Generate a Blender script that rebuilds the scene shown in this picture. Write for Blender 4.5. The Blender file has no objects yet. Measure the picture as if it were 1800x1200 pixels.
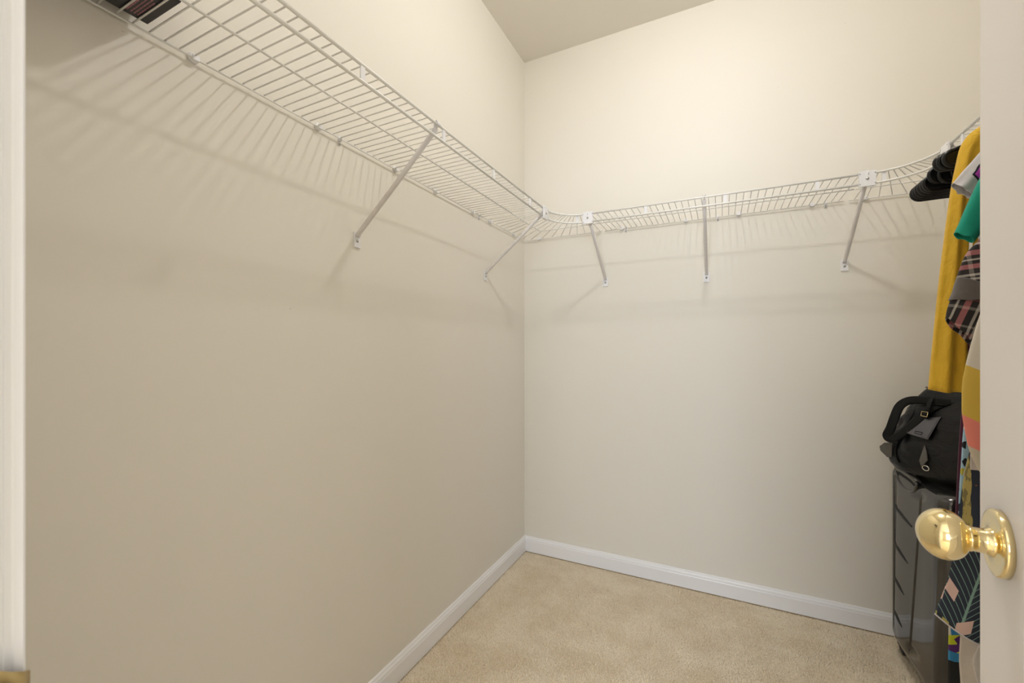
import bpy, bmesh, math, random
import numpy as np
from mathutils import Vector, Matrix

random.seed(4)
rng = np.random.default_rng(4)
S = bpy.context.scene
COL = S.collection
PI = math.pi

# ------------------------------------------------------------------ camera
cam_d = bpy.data.cameras.new('camera')
cam = bpy.data.objects.new('camera', cam_d)
COL.objects.link(cam)
cam.location = (0, 0, 1.132)
cam.rotation_euler = (PI / 2, 0, math.radians(26.2875))
cam_d.sensor_width = 36
cam_d.lens = 14.9
cam_d.shift_y = 13 / 1800
cam_d.clip_start = 0.01
cam_d.dof.use_dof = True
cam_d.dof.focus_distance = 1.5
cam_d.dof.aperture_fstop = 9.0
S.camera = cam

# ------------------------------------------------------------------ world and daylight
W = bpy.data.worlds.new('world')
S.world = W
W.use_nodes = True
bg = W.node_tree.nodes['Background']
bg.inputs['Color'].default_value = (0.78, 0.87, 1.0, 1)
bg.inputs['Strength'].default_value = 0.35

# daylight window of the room behind the camera
WX, WY, WZ, WW, WS = 0.35, -3.15, 1.40, 2.40, 1.40
wl_d = bpy.data.lights.new('window_daylight', 'AREA')
wl_d.shape = 'RECTANGLE'; wl_d.size = WW; wl_d.size_y = WS
wl_d.energy = 100.0; wl_d.color = (0.76, 0.86, 1.0)
wl = bpy.data.objects.new('window_daylight', wl_d); COL.objects.link(wl)
wl.location = (WX, WY, WZ); wl.rotation_euler = (PI / 2, 0, 0)

S.view_settings.view_transform = 'Standard'
S.view_settings.look = 'None'
S.view_settings.gamma = 1
S.view_settings.use_curve_mapping = False
S.view_settings.exposure = 0.46
S.cycles.diffuse_bounces = 7
S.cycles.max_bounces = 12
S.cycles.caustics_reflective = False
S.cycles.caustics_refractive = False
S.cycles.use_adaptive_sampling = False
LAMP_POWER = 13.6

# ------------------------------------------------------------------ room dimensions (metres)
XL, XR = -0.998, 0.917
YF, YB = 0.083, 2.179
ZC = 2.748
SZ = 1.743            # shelf deck height
DROP = 0.036          # hang rail below the top rail
FX, FY, FR = XL + 0.305, YB - 0.305, XR - 0.305   # front of left, back, right shelf

# ------------------------------------------------------------------ helpers
ORG = {}

def link(o):
    COL.objects.link(o)
    return o

def tag(o, label=None, cat=None, group=None, kind=None):
    if label: o['label'] = label
    if cat: o['category'] = cat
    if group: o['group'] = group
    if kind: o['kind'] = kind
    return o

def thing(name, loc, label, cat, group=None, kind=None):
    o = link(bpy.data.objects.new(name, None))
    o.location = loc
    o.empty_display_size = 0.05
    ORG[o.name] = Vector(loc)
    return tag(o, label, cat, group, kind)

class MB:
    """collects world-space geometry for ONE mesh object"""
    def __init__(self):
        self.v, self.f, self.s = [], [], []
    def add(self, vs, fs, smooth=False):
        b = len(self.v)
        self.v += [tuple(p) for p in vs]
        self.f += [tuple(i + b for i in f) for f in fs]
        self.s += [smooth] * len(fs)
        return self
    def box(self, lo, hi, M=None):
        x0, y0, z0 = lo; x1, y1, z1 = hi
        vs = [(x0,y0,z0),(x1,y0,z0),(x1,y1,z0),(x0,y1,z0),(x0,y0,z1),(x1,y0,z1),(x1,y1,z1),(x0,y1,z1)]
        if M is not None: vs = [M @ Vector(p) for p in vs]
        return self.add(vs, [(0,3,2,1),(4,5,6,7),(0,1,5,4),(1,2,6,5),(2,3,7,6),(3,0,4,7)])
    def tube(self, pts, r, n=8, closed=False, cap=True, ry=None, up=None):
        """tube along polyline; r may be a list; ry gives a flattened section"""
        P = [Vector(p) for p in pts]; m = len(P)
        rs = r if isinstance(r, (list, tuple)) else [r] * m
        rys = ry if isinstance(ry, (list, tuple)) else ([ry] * m if ry else rs)
        vs, fs = [], []
        prev = None
        for i, p in enumerate(P):
            a = P[(i - 1) % m] if (closed or i > 0) else P[0]
            b = P[(i + 1) % m] if (closed or i < m - 1) else P[-1]
            t = (b - a).normalized()
            if prev is None:
                u = Vector(up) if up else (Vector((0, 0, 1)) if abs(t.z) < 0.9 else Vector((1, 0, 0)))
            else:
                u = prev
            u = (u - t * u.dot(t)).normalized(); prev = u
            w = t.cross(u)
            for k in range(n):
                a_ = 2 * PI * k / n
                vs.append(p + u * (math.cos(a_) * rs[i]) + w * (math.sin(a_) * rys[i]))
        for i in range(m if closed else m - 1):
            j = (i + 1) % m
            for k in range(n):
                l = (k + 1) % n
                fs.append((i*n+k, i*n+l, j*n+l, j*n+k))
        self.add(vs, fs, True)
        if cap and not closed:
            b = len(self.v) - len(vs)
            self.f.append(tuple(b + k for k in range(n))[::-1]); self.s.append(False)
            self.f.append(tuple(b + (m-1)*n + k for k in range(n))); self.s.append(False)
        return self
    def lathe(self, prof, M, n=32):
        """prof: list of (radius, height) about local z; M places it"""
        vs, fs = [], []
        m = len(prof)
        for r, h in prof:
            for k in range(n):
                a = 2 * PI * k / n
                vs.append(M @ Vector((r * math.cos(a), r * math.sin(a), h)))
        for i in range(m - 1):
            for k in range(n):
                l = (k + 1) % n
                fs.append((i*n+k, i*n+l, (i+1)*n+l, (i+1)*n+k))
        return self.add(vs, fs, True)
    def prism(self, poly, M, depth):
        """poly: 2-D outline in local xy, extruded 0..depth along local z"""
        n = len(poly)
        vs = [M @ Vector((x, y, 0)) for x, y in poly] + [M @ Vector((x, y, depth)) for x, y in poly]
        fs = [tuple(range(n))[::-1], tuple(range(n, 2 * n))]
        fs += [(i, (i+1) % n, n + (i+1) % n, n + i) for i in range(n)]
        return self.add(vs, fs)
    def grid(self, rings, closed=True, smooth=True):
        """rings: list of equal-length point lists, lofted"""
        n = len(rings[0]); vs, fs = [], []
        for r in rings: vs += list(r)
        for i in range(len(rings) - 1):
            for k in range(n if closed else n - 1):
                l = (k + 1) % n
                fs.append((i*n+k, i*n+l, (i+1)*n+l, (i+1)*n+k))
        return self.add(vs, fs, smooth)
    def mesh(self, name, org):
        me = bpy.data.meshes.new(name)
        o = Vector(org)
        me.from_pydata([tuple(Vector(p) - o) for p in self.v], [], self.f)
        me.polygons.foreach_set('use_smooth', self.s)
        me.update()
        return me
    def build(self, name, mat, parent=None, org=(0, 0, 0), bevel=0, seg=2, solid=0, normals=True):
        if parent is not None: org = ORG[parent.name]
        me = self.mesh(name, org)
        if normals:
            bm = bmesh.new(); bm.from_mesh(me)
            bmesh.ops.recalc_face_normals(bm, faces=bm.faces)
            bm.to_mesh(me); bm.free()
        o = link(bpy.data.objects.new(name, me))
        if mat: me.materials.append(M_[mat] if isinstance(mat, str) else mat)
        ORG[o.name] = Vector(org)
        if parent is not None: o.parent = parent
        else: o.location = org
        if bevel:
            m = o.modifiers.new('bevel', 'BEVEL'); m.width = bevel; m.segments = seg
            m.limit_method = 'ANGLE'; m.angle_limit = math.radians(40)
            me.polygons.foreach_set('use_smooth', [True] * len(me.polygons))
            m.harden_normals = False
            try:
                me.set_sharp_from_angle(angle=math.radians(40))
            except Exception: pass
        if solid:
            m = o.modifiers.new('solid', 'SOLIDIFY'); m.thickness = solid; m.offset = -1
        return o

def place(me, name, parent, loc, mat=None, rz=0.0):
    """another object sharing mesh data"""
    o = link(bpy.data.objects.new(name, me))
    o.parent = parent
    o.location = Vector(loc) - ORG[parent.name]
    o.rotation_euler = (0, 0, rz)
    ORG[o.name] = Vector(loc)
    return o

def smoothpath(pts, n=8):
    """Catmull-Rom through points"""
    P = [Vector(p) for p in pts]; out = []
    for i in range(len(P) - 1):
        p0 = P[max(i-1, 0)]; p1 = P[i]; p2 = P[i+1]; p3 = P[min(i+2, len(P)-1)]
        for k in range(n):
            t = k / n
            out.append(0.5 * ((2*p1) + (p2-p0)*t + (2*p0-5*p1+4*p2-p3)*t*t + (3*p1-p0-3*p2+p3)*t**3))
    out.append(P[-1])
    return out

# ------------------------------------------------------------------ materials
M_ = {}

class NT:
    def __init__(self, name):
        m = bpy.data.materials.new(name); m.use_nodes = True
        M_[name] = m
        self.t = m.node_tree; self.m = m
        self.b = self.t.nodes['Principled BSDF']
    def n(self, kind, **kw):
        nd = self.t.nodes.new(kind)
        for k, v in kw.items():
            if k in nd.inputs.keys():
                nd.inputs[k].default_value = v
            else:
                setattr(nd, k, v)
        return nd
    def l(self, a, b): self.t.links.new(a, b)
    def coord(self, scale=(1, 1, 1), rot=(0, 0, 0)):
        c = self.n('ShaderNodeTexCoord'); mp = self.n('ShaderNodeMapping')
        mp.inputs['Scale'].default_value = scale; mp.inputs['Rotation'].default_value = rot
        self.l(c.outputs['Object'], mp.inputs['Vector'])
        return mp.outputs['Vector']
    def noise(self, vec, scale, detail=3, rough=0.5, dist=0.0):
        nd = self.n('ShaderNodeTexNoise', Scale=scale, Detail=detail, Roughness=rough, Distortion=dist)
        self.l(vec, nd.inputs['Vector']); return nd.outputs['Fac']
    def ramp(self, fac, stops, interp='LINEAR'):
        r = self.n('ShaderNodeValToRGB'); cr = r.color_ramp; cr.interpolation = interp
        while len(cr.elements) > 1: cr.elements.remove(cr.elements[-1])
        cr.elements[0].position = stops[0][0]; cr.elements[0].color = (*stops[0][1], 1)
        for p, c in stops[1:]:
            e = cr.elements.new(p); e.color = (*c, 1)
        self.l(fac, r.inputs['Fac']); return r.outputs['Color']
    def mix(self, fac, a, b):
        mx = self.n('ShaderNodeMix', data_type='RGBA')
        for s, v in ((mx.inputs[0], fac), (mx.inputs[6], a), (mx.inputs[7], b)):
            if isinstance(v, (int, float)): s.default_value = v
            elif isinstance(v, tuple): s.default_value = (*v, 1)
            else: self.l(v, s)
        return mx.outputs[2]
    def math(self, op, a, b=0.0, c=None):
        nd = self.n('ShaderNodeMath', operation=op)
        for i, v in enumerate((a, b, c)):
            if v is None: continue
            if isinstance(v, (int, float)): nd.inputs[i].default_value = v
            else: self.l(v, nd.inputs[i])
        return nd.outputs[0]
    def sep(self, vec):
        s = self.n('ShaderNodeSeparateXYZ'); self.l(vec, s.inputs[0]); return s.outputs
    def bump(self, h, strength=0.2, dist=0.002):
        bp = self.n('ShaderNodeBump', Strength=strength, Distance=dist)
        self.l(h, bp.inputs['Height']); self.l(bp.outputs['Normal'], self.b.inputs['Normal'])
    def col(self, c):
        s = self.b.inputs['Base Color']
        if isinstance(c, tuple): s.default_value = (*c, 1)
        else: self.l(c, s)
    def pr(self, **kw):
        for k, v in kw.items():
            self.b.inputs[k.replace('_', ' ')].default_value = v

def simple(name, c, rough=0.5, metal=0.0, **kw):
    t = NT(name); t.col(c); t.pr(Roughness=rough, Metallic=metal, **kw); return t

# wall paint: warm greige, soft roller texture and a few tiny scuffs
def paint(name, c):
    t = NT(name); v = t.coord()
    a = t.noise(v, 2.2, 3); b_ = t.noise(v, 260, 2)
    sc = t.noise(t.coord((38, 38, 70)), 1.0, 2, 0.6)
    base = t.mix(t.math('MULTIPLY', a, 0.12), c, tuple(x * 0.9 for x in c))
    scuff = t.ramp(sc, [(0.0, (0, 0, 0)), (0.775, (0, 0, 0)), (0.80, (1, 1, 1))])
    t.col(t.mix(t.math('MULTIPLY', scuff, 0.35), base, (0.42, 0.34, 0.27)))
    t.pr(Roughness=0.62); t.b.inputs['Specular IOR Level'].default_value = 0.35
    t.bump(b_, 0.08, 0.001)
paint('wall_paint', (0.80, 0.766, 0.695))
t = simple('ceiling_paint', (0.78, 0.75, 0.69), 0.9)
t.bump(t.noise(t.coord(), 180, 2), 0.1, 0.001)
t = simple('trim_paint', (0.87, 0.87, 0.89), 0.32)
t = simple('door_paint', (0.84, 0.80, 0.79), 0.38)
t.bump(t.noise(t.coord((60, 60, 3)), 1.0, 4), 0.05, 0.001)

# carpet
t = NT('carpet_back'); v = t.coord()
t.col(t.mix(t.noise(v, 5, 4), (0.68, 0.54, 0.35), (0.84, 0.71, 0.52))); t.pr(Roughness=0.95)
t = NT('carpet_pile'); v = t.coord()
big = t.noise(v, 5.5, 5, 0.65); fine = t.noise(v, 240, 1)
c1 = t.mix(t.ramp(big, [(.40, (0, 0, 0)), (.60, (1, 1, 1))]), (0.76, 0.62, 0.43), (0.95, 0.84, 0.67))
c2 = t.mix(t.ramp(fine, [(0.35, (0, 0, 0)), (0.7, (1, 1, 1))]), c1, (0.96, 0.87, 0.71))
t.col(c2); t.pr(Roughness=0.9); t.b.inputs['Sheen Weight'].default_value = 0.25

# shelf
t = simple('wire_white', (0.80, 0.79, 0.76), 0.32)
t = simple('plastic_white', (0.82, 0.82, 0.84), 0.38)
t = simple('brace_white', (0.72, 0.69, 0.67), 0.4)
simple('screw_steel', (0.45, 0.44, 0.42), 0.3, 1.0)
# brass
t = simple('brass', (0.93, 0.79, 0.46), 0.07, 1.0)
simple('dull_brass', (0.60, 0.46, 0.22), 0.35, 1.0)
# lamp
t = NT('lamp_glass')
_o = t.t.nodes['Material Output']; _tr = t.n('ShaderNodeBsdfTransparent'); _em = t.n('ShaderNodeEmission', Strength=60.0)
_em.inputs['Color'].default_value = (1.0, 0.95, 0.88, 1)
_mx = t.n('ShaderNodeMixShader', Fac=0.06); t.l(_tr.outputs[0], _mx.inputs[1]); t.l(_em.outputs[0], _mx.inputs[2]); t.l(_mx.outputs[0], _o.inputs['Surface'])
simple('lamp_metal', (0.75, 0.74, 0.72), 0.3, 0.6)

# ------------------------------------------------------------------ structure
def slab(name, lo, hi, mat):
    o = MB().box(lo, hi).build(name, mat)
    return tag(o, kind='structure')
def fin(o, label): o['label'] = label; return o

fl = slab('floor', (XL - .1, YF - .113, -0.06), (XR + .1, YB + .1, -0.006), 'carpet_back')
fin(fl, 'beige cut pile carpet floor')
fin(slab('wall_left', (XL - .1, YF - .113, -0.006), (XL, YB + .1, ZC), 'wall_paint'), 'long beige painted wall on the left')
fin(slab('wall_back', (XL, YB, -0.006), (XR, YB + .1, ZC), 'wall_paint'), 'beige painted back wall')
fin(slab('wall_right', (XR, YF - .113, -0.006), (XR + .1, YB + .1, ZC), 'wall_paint'), 'beige wall behind the hanging clothes')
fin(slab('ceiling', (XL - .1, YF - .113, ZC), (XR + .1, YB + .1, ZC + .1), 'ceiling_paint'), 'plain greige ceiling')
OX0, OX1, OZ = -0.366, 0.204, 2.05      # door opening
m = MB()
m.box((XL, YF - .113, -.006), (OX0 - .018, YF, ZC)).box((OX1 + .018, YF - .113, -.006), (XR, YF, ZC))
m.box((OX0 - .018, YF - .113, OZ + .018), (OX1 + .018, YF, ZC))
fin(tag(m.build('wall_front', 'wall_paint', normals=False), kind='structure'), 'wall with the doorway the picture is taken through')

# the room behind the camera, seen only in reflections; its window lights the closet
RX0, RX1, RY0, RY1 = -2.1, 2.5, -3.22, YF - .113
m = MB()
m.box((RX0, RY0 - .1, 0), (WX - WW / 2, RY0, ZC)).box((WX + WW / 2, RY0 - .1, 0), (RX1, RY0, ZC))
m.box((WX - WW / 2, RY0 - .1, 0), (WX + WW / 2, RY0, WZ - WS / 2)).box((WX - WW / 2, RY0 - .1, WZ + WS / 2), (WX + WW / 2, RY0, ZC))
fin(tag(m.build('wall_room_back', 'wall_paint', normals=False), kind='structure'), 'window wall of the room behind the camera')
fin(slab('wall_room_left', (RX0 - .1, RY0, 0), (RX0, RY1, ZC), 'wall_paint'), 'side wall of the room behind the camera')
fin(slab('wall_room_right', (RX1, RY0, 0), (RX1 + .1, RY1, ZC), 'wall_paint'), 'other side wall of the room behind the camera')
fin(slab('ceiling_room', (RX0, RY0, ZC), (RX1, RY1, ZC + .1), 'ceiling_paint'), 'ceiling of the room behind the camera')
fin(slab('floor_room', (RX0, RY0, -.06), (RX1, RY1, -.001), 'carpet_back'), 'carpet of the room behind the camera')
m = MB(); m.box((RX0, RY1 - .02, 0), (XL - .1, RY1, ZC)).box((XR + .1, RY1 - .02, 0), (RX1, RY1, ZC))
fin(tag(m.build('wall_room_front', 'wall_paint', normals=False), kind='structure'), 'closet side wall of the room behind the camera')
wn = tag(MB().box((WX - WW / 2 - .06, RY0, WZ - WS / 2 - .06), (WX - WW / 2, RY0 + .02, WZ + WS / 2 + .06)).box((WX + WW / 2, RY0, WZ - WS / 2 - .06), (WX + WW / 2 + .06, RY0 + .02, WZ + WS / 2 + .06)).box((WX - WW / 2, RY0, WZ + WS / 2), (WX + WW / 2, RY0 + .02, WZ + WS / 2 + .06)).box((WX - WW / 2, RY0, WZ - WS / 2 - .06), (WX + WW / 2, RY0 + .03, WZ - WS / 2)).build('window_1', 'trim_paint', normals=False), kind='structure')
fin(wn, 'white window frame of the room behind the camera')

# baseboards with a moulded top
BP = [(0, 0), (.0145, 0), (.0145, .058), (.0125, .0625), (.0125, .067), (.0105, .071), (.0075, .0735), (.0065, .078), (.004, .081), (0, .081)]
def baseboard(name, p0, p1, inward, label):
    p0, p1, inw = Vector(p0), Vector(p1), Vector(inward)
    r0 = [p0 + inw * a + Vector((0, 0, b)) for a, b in BP]
    r1 = [p1 + inw * a + Vector((0, 0, b)) for a, b in BP]
    o = MB().grid([r0, r1], True, False).build(name, 'trim_paint')
    fin(tag(o, kind='structure'), label)
baseboard('baseboard_left', (XL, YF, 0), (XL, YB, 0), (1, 0, 0), 'white moulded baseboard along the left wall')
baseboard('baseboard_back', (XL, YB, 0), (XR, YB, 0), (0, -1, 0), 'white moulded baseboard along the back wall')
baseboard('baseboard_right', (XR, YB, 0), (XR, YF, 0), (-1, 0, 0), 'white moulded baseboard behind the clothes')

# door jamb and casing
jm = MB()
jm.box((OX0 - .018, YF - .113, -.006), (OX0, YF, OZ)).box((OX1, YF - .113, -.006), (OX1 + .018, YF, OZ))
jm.box((OX0 - .018, YF - .113, OZ), (OX1 + .018, YF, OZ + .018))
tr = tag(jm.build('trim_1', 'trim_paint', normals=False), kind='structure'); fin(tr, 'white painted door jamb')
def casing(name, x_in, sgn, label):
    prof = [(0, 0), (0, .006), (.0008, .007), (.0008, .0095), (0, .0105), (0, .0142), (.0012, .0154), (.02, .0154), (.05, .011), (.057, .007), (.057, 0)]
    r = [[(x_in + sgn * a, YF + b, z) for a, b in prof] for z in (-.006, OZ + .05)]
    o = MB().grid(r, True, False).build(name, 'trim_paint')
    fin(tag(o, kind='structure'), label)
    return o
cas = casing('trim_2', OX0 - .006, -1, 'white door casing at the left edge of the picture')
casing('trim_3', OX1 + .006, 1, 'white door casing on the hinge side')
# strike plate with its curved lip
sp = MB()
lip = [(OX0 + .0008, .045), (OX0 + .0008, .078), (OX0 + .0004, .088), (OX0 - .003, .0945), (OX0 - .008, .0985)]
half = [.030, .030, .022, .016, .012]
rings = []
for (x, y), h in zip(lip, half):
    rings.append([(x, y, .927 - h), (x, y, .927 - h * .5), (x, y, .927), (x, y, .927 + h * .5), (x, y, .927 + h)])
sp.grid(rings, False)
sp.build('strike_plate', 'dull_brass', cas, solid=.0022)

# door leaf, swung into the closet past a right angle
E_ = Vector((0.2553, 0.6476, 0)); DD = Vector((0.1218, 0.9927, 0)).normalized(); DN = Vector((-DD.y, DD.x, 0))
DW, DT, DH = 0.53, 0.035, 2.03
MD = Matrix(((DD.x, DN.x, 0, E_.x - DD.x * DW), (DD.y, DN.y, 0, E_.y - DD.y * DW), (0, 0, 1, 0.012), (0, 0, 0, 1)))
dm = MB().box((0, -DT, 0), (DW, 0, DH), MD)
door = dm.build('door_1', 'door_paint', bevel=.002)
fin(tag(door, kind='structure'), 'pale painted door leaf standing open on the right')
for (a, b) in ((.25, .95), (1.12, 1.9)):
    for side in (0, -DT):
        p = MB()
        x0, x1 = .11, DW - .11
        fr = [(x0, a), (x1, a), (x1, b), (x0, b)]
        y0 = side + (.0 if side == 0 else 0)
        sg = 1 if side == 0 else -1
        o1 = [MD @ Vector((x, y0, z)) for x, z in fr]
        i1 = [MD @ Vector((x + (.012 if x == x0 else -.012), y0 + sg * .005, z + (.012 if z == a else -.012))) for x, z in fr]
        i2 = [MD @ Vector((x + (.03 if x == x0 else -.03), y0 + sg * .002, z + (.03 if z == a else -.03))) for x, z in fr]
        p.grid([o1, i1, i2], True, False)
        p.add(i2, [(0, 1, 2, 3)])
        p.build('door_panel', 'door_paint', door)
# knob
KC = E_ - DD * .060 + Vector((0, 0, .940))
zA = DN; xA = DD; yA = zA.cross(xA)
MK = Matrix(((xA.x, yA.x, zA.x, KC.x), (xA.y, yA.y, zA.y, KC.y), (xA.z, yA.z, zA.z, KC.z), (0, 0, 0, 1)))
rp = [(0, 0), (.0325, 0), (.0325, .0052), (.0316, .0064), (.0295, .0070), (.027, .0066), (.017, .0064), (.0148, .0075), (0, .0075)]
ros = MB().lathe(rp, MK, 64).build('rosette', 'brass', door)
nk = [(0, .006), (.0150, .006), (.0136, .009), (.0122, .0115), (.0118, .013), (.0118, .0215), (.0126, .0225), (.0126, .0245), (0, .0245)]
kn = []
for i in range(33):
    a = -PI / 2 + .50 + (PI - .50) * i / 32
    u = math.sin(a)
    r = .0254 * math.cos(a) * (1 - .05 * u)
    kn.append((max(r, 0), .0425 + .0203 * u))
kn = [(0, kn[0][1])] + kn
ko = MB().lathe(kn, MK, 64).build('knob', 'brass', door)
MB().lathe(nk, MK, 48).build('neck', 'brass', ko)
# latch plate on the free edge
MB().box((DW - .0005, -DT + .006, .90), (DW + .001, -.006, .957), MD).build('latch_plate', 'brass', door)
for z in (.2, 1.0, 1.8):
    MB().tube([MD @ Vector((-.004, .004, z)), MD @ Vector((-.004, .004, z + .09))], .006, 10).build('hinge', 'brass', door)

# ceiling lamp (out of the frame, the closet's own light)
LX, LY = -0.04, 1.17
cl = thing('ceiling_light', (LX, LY, ZC), 'bare round bulb in a white ceiling lamp holder', 'ceiling light')
MC = Matrix.Translation((LX, LY, ZC))
MB().lathe([(0, 0), (.056, 0), (.056, -.012), (.046, -.022), (.026, -.030), (.024, -.046), (0, -.046)], MC, 32).build('lamp_holder', 'lamp_metal', cl)
dp = [(.014, -.046), (.015, -.052)] + [(.040 * math.sin(a), -.088 + .040 * math.cos(a)) for a in np.linspace(.42, PI - .001, 16)]
MB().lathe(dp, MC, 32).build('bulb', 'lamp_glass', cl)
pl_d = bpy.data.lights.new('bulb_light', 'POINT'); pl_d.energy = LAMP_POWER; pl_d.color = (1.0, 0.985, 0.97); pl_d.shadow_soft_size = .034
pl_o = link(bpy.data.objects.new('bulb_light', pl_d)); pl_o.parent = cl; pl_o.location = (0, 0, -.088)

# ------------------------------------------------------------------ carpet pile (nobody could count the tufts)
step = 0.0048
gx = np.arange(XL + .016, XR - .016, step); gy = np.arange(.1, YB - .016, step)
X, Y = np.meshgrid(gx, gy); X = X.ravel(); Y = Y.ravel(); n = len(X)
X = X + rng.uniform(-.0028, .0028, n); Y = Y + rng.uniform(-.0028, .0028, n)
h = rng.uniform(.0045, .0078, n); lx = rng.normal(0, .0022, n); ly = rng.normal(0, .0022, n)
# broad brushed lean of the pile
lx += .0016 * np.sin(X * 6 + 2 * np.sin(Y * 5)); ly += .0016 * np.cos(Y * 7 + 1.5 * np.sin(X * 4))
rot = rng.uniform(0, 2 * PI, n); rb = rng.uniform(.0030, .0043, n)
V = np.zeros((n, 4, 3), np.float32)
for k in range(3):
    a = rot + k * 2 * PI / 3
    V[:, k, 0] = X + rb * np.cos(a); V[:, k, 1] = Y + rb * np.sin(a); V[:, k, 2] = -.0062
V[:, 3, 0] = X + lx; V[:, 3, 1] = Y + ly; V[:, 3, 2] = -.006 + h
base = (np.arange(n) * 4)[:, None]
tri = np.stack([base + np.array([[0, 1, 3]]), base + np.array([[1, 2, 3]]), base + np.array([[2, 0, 3]])], 1).reshape(-1, 3)
me = bpy.data.meshes.new('carpet_pile')
me.vertices.add(n * 4); me.vertices.foreach_set('co', V.ravel())
me.loops.add(len(tri) * 3); me.loops.foreach_set('vertex_index', tri.ravel().astype(np.int32))
me.polygons.add(len(tri)); me.polygons.foreach_set('loop_start', np.arange(0, len(tri) * 3, 3, dtype=np.int32))
me.update(calc_edges=True); me.materials.append(M_['carpet_pile'])
cp = link(bpy.data.objects.new('carpet_pile', me)); cp.parent = fl
tag(cp, 'beige cut pile of the carpet', None, None, 'stuff')

# ------------------------------------------------------------------ wire shelves
R_RAIL, R_MID, R_BACK, R_DECK = .0040, .0026, .0022, .00165
OFFB = .010       # back wire stands off the wall

deck_mesh = None
def deck_me(mat='wire_white'):
    """one deck wire of unit layout: along +x from 0 to 0.295, lifted at nothing"""
    global deck_mesh
    if deck_mesh is None:
        b = MB().tube([(0, 0, 0), (.2945, 0, 0)], R_DECK, 6)
        deck_mesh = b.mesh('deck_wire', (0, 0, 0)); deck_mesh.materials.append(M_[mat])
    return deck_mesh
sp_mesh = MB().box((-.0018, -.006, -DROP - .002), (.0018, .006, .0015)).mesh('rail_spacer', (0, 0, 0))
sp_mesh.materials.append(M_['plastic_white'])

def clip_round():
    b = MB()
    # flat head against the wall, saddle over the wire; local: wall at x=0, room at +x
    MX = Matrix.Rotation(PI / 2, 4, 'Y')
    b.lathe([(0, 0), (.0105, 0), (.0105, .004), (.0085, .006), (.004, .0068), (0, .0068)], Matrix.Translation((0, 0, .004)) @ MX, 16)
    b.box((0, -.0065, -.0045), (.0155, .0065, -.001)).box((.0125, -.0065, -.0045), (.0155, .0065, .006))
    return b
def clip_hook():
    b = MB()
    b.box((0, -.0045, -.016), (.0028, .0045, .013))
    b.tube([(.002, 0, .004), (.010, 0, .0045), (.0142, 0, .001), (.0135, 0, -.004), (.004, 0, -.005)], .0022, 8)
    return b
cr_me = clip_round().mesh('wall_clip', (0, 0, 0)); cr_me.materials.append(M_['plastic_white'])
ch_me = clip_hook().mesh('wall_clip', (0, 0, 0)); ch_me.materials.append(M_['plastic_white'])
MX90 = Matrix.Rotation(PI / 2, 4, 'Y')
scr = MB().lathe([(.0036, 0), (.0036, .001), (.0026, .0022), (0, .0026)], MX90, 12).mesh('clip_screw', (0, 0, 0)); scr.materials.append(M_['screw_steel'])

def straight_shelf(label, wall, a0, a1, spacers, clips, first):
    """wall: 'L','B','R'; runs along the wall from a0 to a1"""
    if wall == 'L':   P = lambda d, a, z: (XL + d, a, z); rz = 0
    elif wall == 'B': P = lambda d, a, z: (a, YB - d, z); rz = -PI / 2
    else:             P = lambda d, a, z: (XR - d, a, z); rz = PI
    t = thing('wire_shelf', P(0, (a0 + a1) / 2, SZ), label, 'wire shelf', 'white wire shelf sections on the closet walls')
    for nm, d, z, r in (('top_rail', .305, SZ, R_RAIL), ('hang_rail', .305, SZ - DROP, R_RAIL), ('center_wire', .157, SZ - R_DECK - R_MID, R_MID), ('back_wire', OFFB, SZ - R_DECK - R_BACK, R_BACK)):
        MB().tube([P(d, a0, z), P(d, a1, z)], r, 10).build(nm, 'wire_white', t)
    a = first
    while a < a1 - .004:
        if a > a0 + .004:
            place(deck_me(), 'deck_wire', t, P(OFFB - .001, a, SZ), rz=rz)
        a += .0254
    for a in spacers:
        place(sp_mesh, 'rail_spacer', t, P(.305, a, SZ), rz=rz)
    for a, k in clips:
        c = place(cr_me if k == 'r' else ch_me, 'wall_clip', t, P(0, a, SZ - .004), rz=rz)
        if k == 'r': q = place(scr, 'clip_screw', c, P(0, a, SZ - .004))
        else: q = place(scr, 'clip_screw', c, P(0, a, SZ - .004))
        q.location = (.0068, 0, .004) if k == 'r' else (.0028, 0, -.0125)
        q.rotation_euler = (0, 0, 0)
    return t

shL = straight_shelf('white wire shelf along the left wall, with the black box on it', 'L', YF + .004, 1.712,
    (.376, .676, .974, 1.263, 1.569), ((.26, 'r'), (.502, 'r'), (.809, 'r'), (.883, 'h'), (1.116, 'r'), (1.343, 'r'), (1.617, 'r'), (1.672, 'h')), .1185 - .0254)
shB = straight_shelf('white wire shelf along the back wall between the two curved corners', 'B', -.5385, .4525,
    (-.289, .014, .313), ((-.452, 'r'), (-.432, 'h'), (-.150, 'r'), (-.014, 'h'), (.071, 'r'), (.345, 'r'), (.392, 'h')), -.530)
shR = straight_shelf('white wire shelf along the right wall with clothes hanging from it', 'R', YF + .004, 1.722,
    (.44, .74, 1.04, 1.34, 1.64), ((.4, 'r'), (.8, 'r'), (1.2, 'r'), (1.6, 'r')), .10)

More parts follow.
